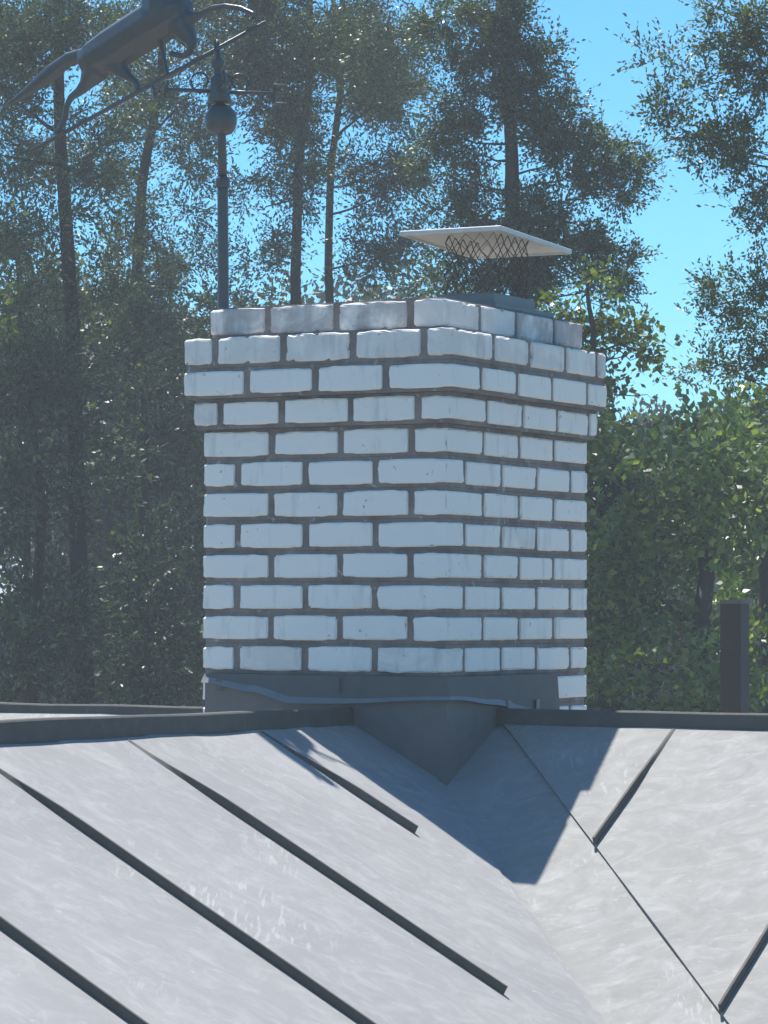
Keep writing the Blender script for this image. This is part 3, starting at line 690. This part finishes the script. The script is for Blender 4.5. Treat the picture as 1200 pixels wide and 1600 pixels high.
make_tree('pine_tree', 'tall straight pine rising behind the chimney top, right one of a close pair', 'tree', 'pines behind the roof', 20.5,
          [(512, 1130, 12), (514, 640, 12), (516, 420, 10), (522, 240, 9), (528, 120, 8), (535, -250, 5)],
          fill(510, 625, -20, 110, 9, 48, 36, 1.1) + fill(530, 650, 110, 190, 7, 40, 26, .8) + [(600, 255, 46, 28, 1.2), (640, 235, 36, 24, .9), (560, 250, 36, 24, .9), (580, 300, 36, 22, .8), (640, 290, 40, 24, .8), (630, 395, 52, 24, 1.2), (590, 415, 36, 20, .9), (670, 350, 30, 18, .6), (560, 340, 30, 18, .5), (600, 345, 34, 18, .7), (665, 440, 34, 18, .7), (560, 440, 26, 14, .6), (540, 390, 26, 16, .6)],
          M_PINE, M_BARK, .031, 5.8, 14, 2.5)
make_tree('cedar_tree', 'broad cedar standing right behind the chimney cap against blue sky', 'tree', None, 16,
          [(812, 1130, 30), (812, 620, 26), (808, 420, 22), (802, 300, 18), (796, 200, 15), (792, 90, 12), (782, -250, 7)],
          [(760, 20, 70, 40), (700, 25, 48, 34), (805, 40, 38, 34), (750, 85, 60, 34), (800, 110, 52, 34), (700, 75, 34, 22, .6), (850, 100, 34, 24), (870, 85, 16, 14), (745, 135, 46, 24, .7), (840, 145, 50, 22, .8),
           (700, 150, 30, 20, .6), (770, 180, 60, 26), (865, 160, 24, 18, .7), (700, 205, 46, 28, .7), (735, 225, 40, 26, .7), (850, 205, 56, 28), (905, 180, 22, 18), (910, 215, 36, 24), (945, 225, 24, 22),
           (690, 265, 48, 24, .6), (745, 280, 48, 26, .7), (870, 250, 52, 26, .9), (930, 262, 40, 24, 1.1), (985, 265, 26, 20), (1000, 255, 14, 14), (990, 290, 22, 14), (905, 300, 46, 24, .8), (965, 312, 28, 16), (690, 320, 40, 22, .6),
           (760, 330, 56, 26, .9), (820, 330, 60, 30, 1.2), (880, 340, 44, 24, .7), (720, 360, 40, 22, .6), (830, 390, 70, 40, 1.2), (900, 390, 44, 28, .8), (955, 385, 26, 18, .9), (965, 415, 30, 26, 1.1), (940, 440, 36, 26, 1), (820, 450, 70, 36, 1.1), (750, 420, 50, 26, .7), (700, 410, 36, 20, .7), (690, 445, 40, 18, .6)],
          M_CEDAR, M_BARK, .024, 7.6, 26, 2.2)
make_tree('leafy_tree', 'lime green leafy tree just right of the chimney top', 'tree', None, 13.5,
          [(890, 1130, 18), (892, 820, 15), (900, 640, 12), (915, 520, 7), (922, 450, 4)],
          [(925, 465, 40, 26, 1), (890, 485, 34, 24, 1), (955, 500, 44, 28, 1.1), (1000, 520, 36, 24, 1.1), (1030, 535, 26, 18, 1), (915, 530, 44, 30, 1.1), (975, 555, 44, 26, 1.0), (940, 590, 34, 30, .8), (1010, 560, 26, 16, .8), (960, 620, 34, 28, .7), (920, 640, 30, 30, .6)],
          M_LIME, M_BARK2, .032, 3.2, 8, 1.5, above=False)
make_tree('cedar_tree', 'open branched cedar reaching into the picture from the right edge', 'tree', None, 12.5,
          [(1330, 1130, 40), (1330, 700, 34), (1325, 400, 28), (1320, 150, 22), (1310, -200, 12)],
          [(1125, 15, 24, 18, .9), (1165, 25, 36, 24, .8), (1195, 45, 40, 30, 1.0), (1110, 55, 18, 22, .6), (1150, 75, 36, 26, .8), (1195, 100, 36, 28, 1.0), (1000, 72, 10, 8, 1), (1020, 92, 16, 10, .9), (1045, 85, 14, 18, .7), (1050, 112, 24, 12, .8), (1080, 70, 14, 8, .7), (1085, 115, 26, 14, .6), (1130, 118, 34, 18, .8), (1175, 128, 40, 20, 1.0), (1095, 140, 26, 14, .5), (1030, 155, 16, 14, .9), (1025, 178, 20, 14, .8), (1050, 190, 26, 18, .9), (1080, 165, 18, 10, .5), (1085, 210, 34, 18, .8), (1065, 238, 20, 12, .7), (1125, 215, 38, 18, 1.0), (1170, 215, 40, 26, 1.2), (1120, 250, 34, 16, .7), (1170, 255, 36, 18, .9), (1160, 300, 26, 14, .6), (1195, 300, 24, 22, 1), (1155, 325, 18, 14, .7), (1190, 345, 24, 18, .9), (1185, 370, 18, 12, .7), (1195, 400, 16, 18, .8), (1190, 430, 20, 20, .8), (1120, 455, 34, 14, .8), (1160, 450, 36, 18, .8), (1105, 480, 30, 12, .7), (1150, 490, 36, 16, .8), (1190, 480, 30, 24, 1.0), (1085, 495, 16, 9, .8), (1140, 520, 36, 12, .5), (1185, 530, 26, 18, .7), (1050, 585, 16, 8, .6), (1095, 575, 30, 10, .7), (1110, 560, 26, 10, .7), (1150, 570, 38, 14, .9), (1190, 570, 26, 22, 1.1)],
          M_CEDAR, M_BARK, .020, 6.0, 22, 2.0, tw=.6)
make_tree('leafy_tree', 'dense sunlit leafy tree filling the lower right behind the vent flue', 'tree', None, 15,
          [(1090, 1130, 26), (1095, 900, 20), (1100, 760, 12), (1100, 680, 6)],
          [(1100, 655, 46, 36, 1.1), (1130, 640, 30, 26, .9), (1060, 690, 50, 34, 1.1), (1000, 700, 50, 34, 1.0), (960, 690, 36, 40, .9)] + fill(1000, 1200, 700, 900, 15, 64, 46, 1.0, .7) + fill(1000, 1210, 880, 1130, 15, 66, 50, 1.0, .7) + fill(930, 1010, 740, 1100, 9, 48, 44, .8, .6),
          M_BROAD, M_BARK2, .050, 2.7, 10, 1.5, above=False)
make_tree('leafy_tree', 'leafy tree at the right picture edge under the open cedar branches', 'tree', None, 17,
          [(1200, 1130, 26), (1200, 900, 22), (1195, 700, 12)],
          [(1180, 650, 50, 40, 1), (1210, 620, 40, 40, 1), (1150, 680, 50, 40, 1)] + fill(1130, 1230, 680, 1000, 12, 66, 50, 1, .7), M_BROAD, M_BARK2, .052, 2.7, 6, 1.5, above=False)
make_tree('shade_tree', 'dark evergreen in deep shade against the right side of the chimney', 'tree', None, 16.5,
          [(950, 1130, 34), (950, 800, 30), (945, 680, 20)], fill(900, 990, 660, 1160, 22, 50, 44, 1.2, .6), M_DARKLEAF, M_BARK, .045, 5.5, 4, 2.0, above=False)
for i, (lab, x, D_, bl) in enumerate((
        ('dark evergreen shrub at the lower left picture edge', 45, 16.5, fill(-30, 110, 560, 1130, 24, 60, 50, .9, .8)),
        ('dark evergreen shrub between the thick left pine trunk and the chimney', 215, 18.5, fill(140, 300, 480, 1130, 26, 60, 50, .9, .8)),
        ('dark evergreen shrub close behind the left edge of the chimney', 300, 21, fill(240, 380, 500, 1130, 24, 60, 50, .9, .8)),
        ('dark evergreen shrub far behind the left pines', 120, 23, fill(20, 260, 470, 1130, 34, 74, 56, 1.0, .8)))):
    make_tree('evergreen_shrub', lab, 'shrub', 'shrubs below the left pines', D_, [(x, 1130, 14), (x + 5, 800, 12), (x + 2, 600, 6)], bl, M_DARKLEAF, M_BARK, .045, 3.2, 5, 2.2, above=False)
# slim trunks in the lower left
for lab, tr, D_ in (('slim dark trunk at the left picture edge below the pine foliage', [(48, 1130, 11), (44, 860, 10), (38, 560, 9), (30, 380, 6)], 19),
                    ('slim dark trunk between the two left pines', [(150, 1130, 13), (165, 860, 12), (172, 600, 10), (180, 420, 7)], 22)):
    make_tree('young_tree', lab, 'tree', 'slim trunks among the left shrubs', D_, tr, fill(tr[-1][0] - 50, tr[-1][0] + 50, 360, 480, 6, 40, 28, .8), M_PINE, M_BARK, .05, 1.5, 4, above=False)
make_tree('leafy_sapling', 'lime green leafy sprigs at the left picture edge beside the chimney top height', 'tree', None, 15,
          [(-40, 1130, 10), (-38, 800, 8), (-30, 560, 6), (-20, 470, 4)], [(0, 480, 20, 12, 1), (22, 500, 16, 10, .8), (-15, 500, 26, 20, 1), (8, 520, 14, 10, .7), (0, 330, 8, 8, .6), (-20, 420, 20, 40, .6)], M_LIME, M_BARK2, .036, 2.0, 5, 1.5, above=False)
# far wood
wb = fill(-60, 700, 500, 900, 60, 110, 70, 1, 2.0) + fill(860, 1300, 690, 1000, 34, 110, 60, 1, 2.0) + fill(-60, 1300, 950, 1300, 70, 130, 90, 1.0, 2.0) + fill(900, 1300, 720, 1150, 24, 110, 80, 1.0, 1.5)
co, fo = leaves(wb, 31, .085, 2.4, .3, 1.8)
tag(link_np('far_woodland', co, fo, M_DARKLEAF), 'dark mass of woodland far behind the trees', 'woodland', kind='stuff')

# ------------------------------------------------------------------ added volume that lifts the darks like lens veiling glare
vs, fs = [], []
add_box8(vs, fs, [Vector((x, 15 + y, z)) for z in (-1.5, 11.9) for x, y in ((-920, -920), (920, -920), (920, 920), (-920, 920))])
veil_m = NT('glare_veil_air'); pv = veil_m.add('ShaderNodeVolumePrincipled')
pv.inputs['Color'].default_value = (.90, .96, .98, 1); pv.inputs['Density'].default_value = .0046; pv.inputs['Anisotropy'].default_value = .2
veil_m.ln(pv.outputs[0], veil_m.out.inputs['Volume'])
tag(link_mesh('glare_veil', vs, fs, veil_m.m), kind='stuff')
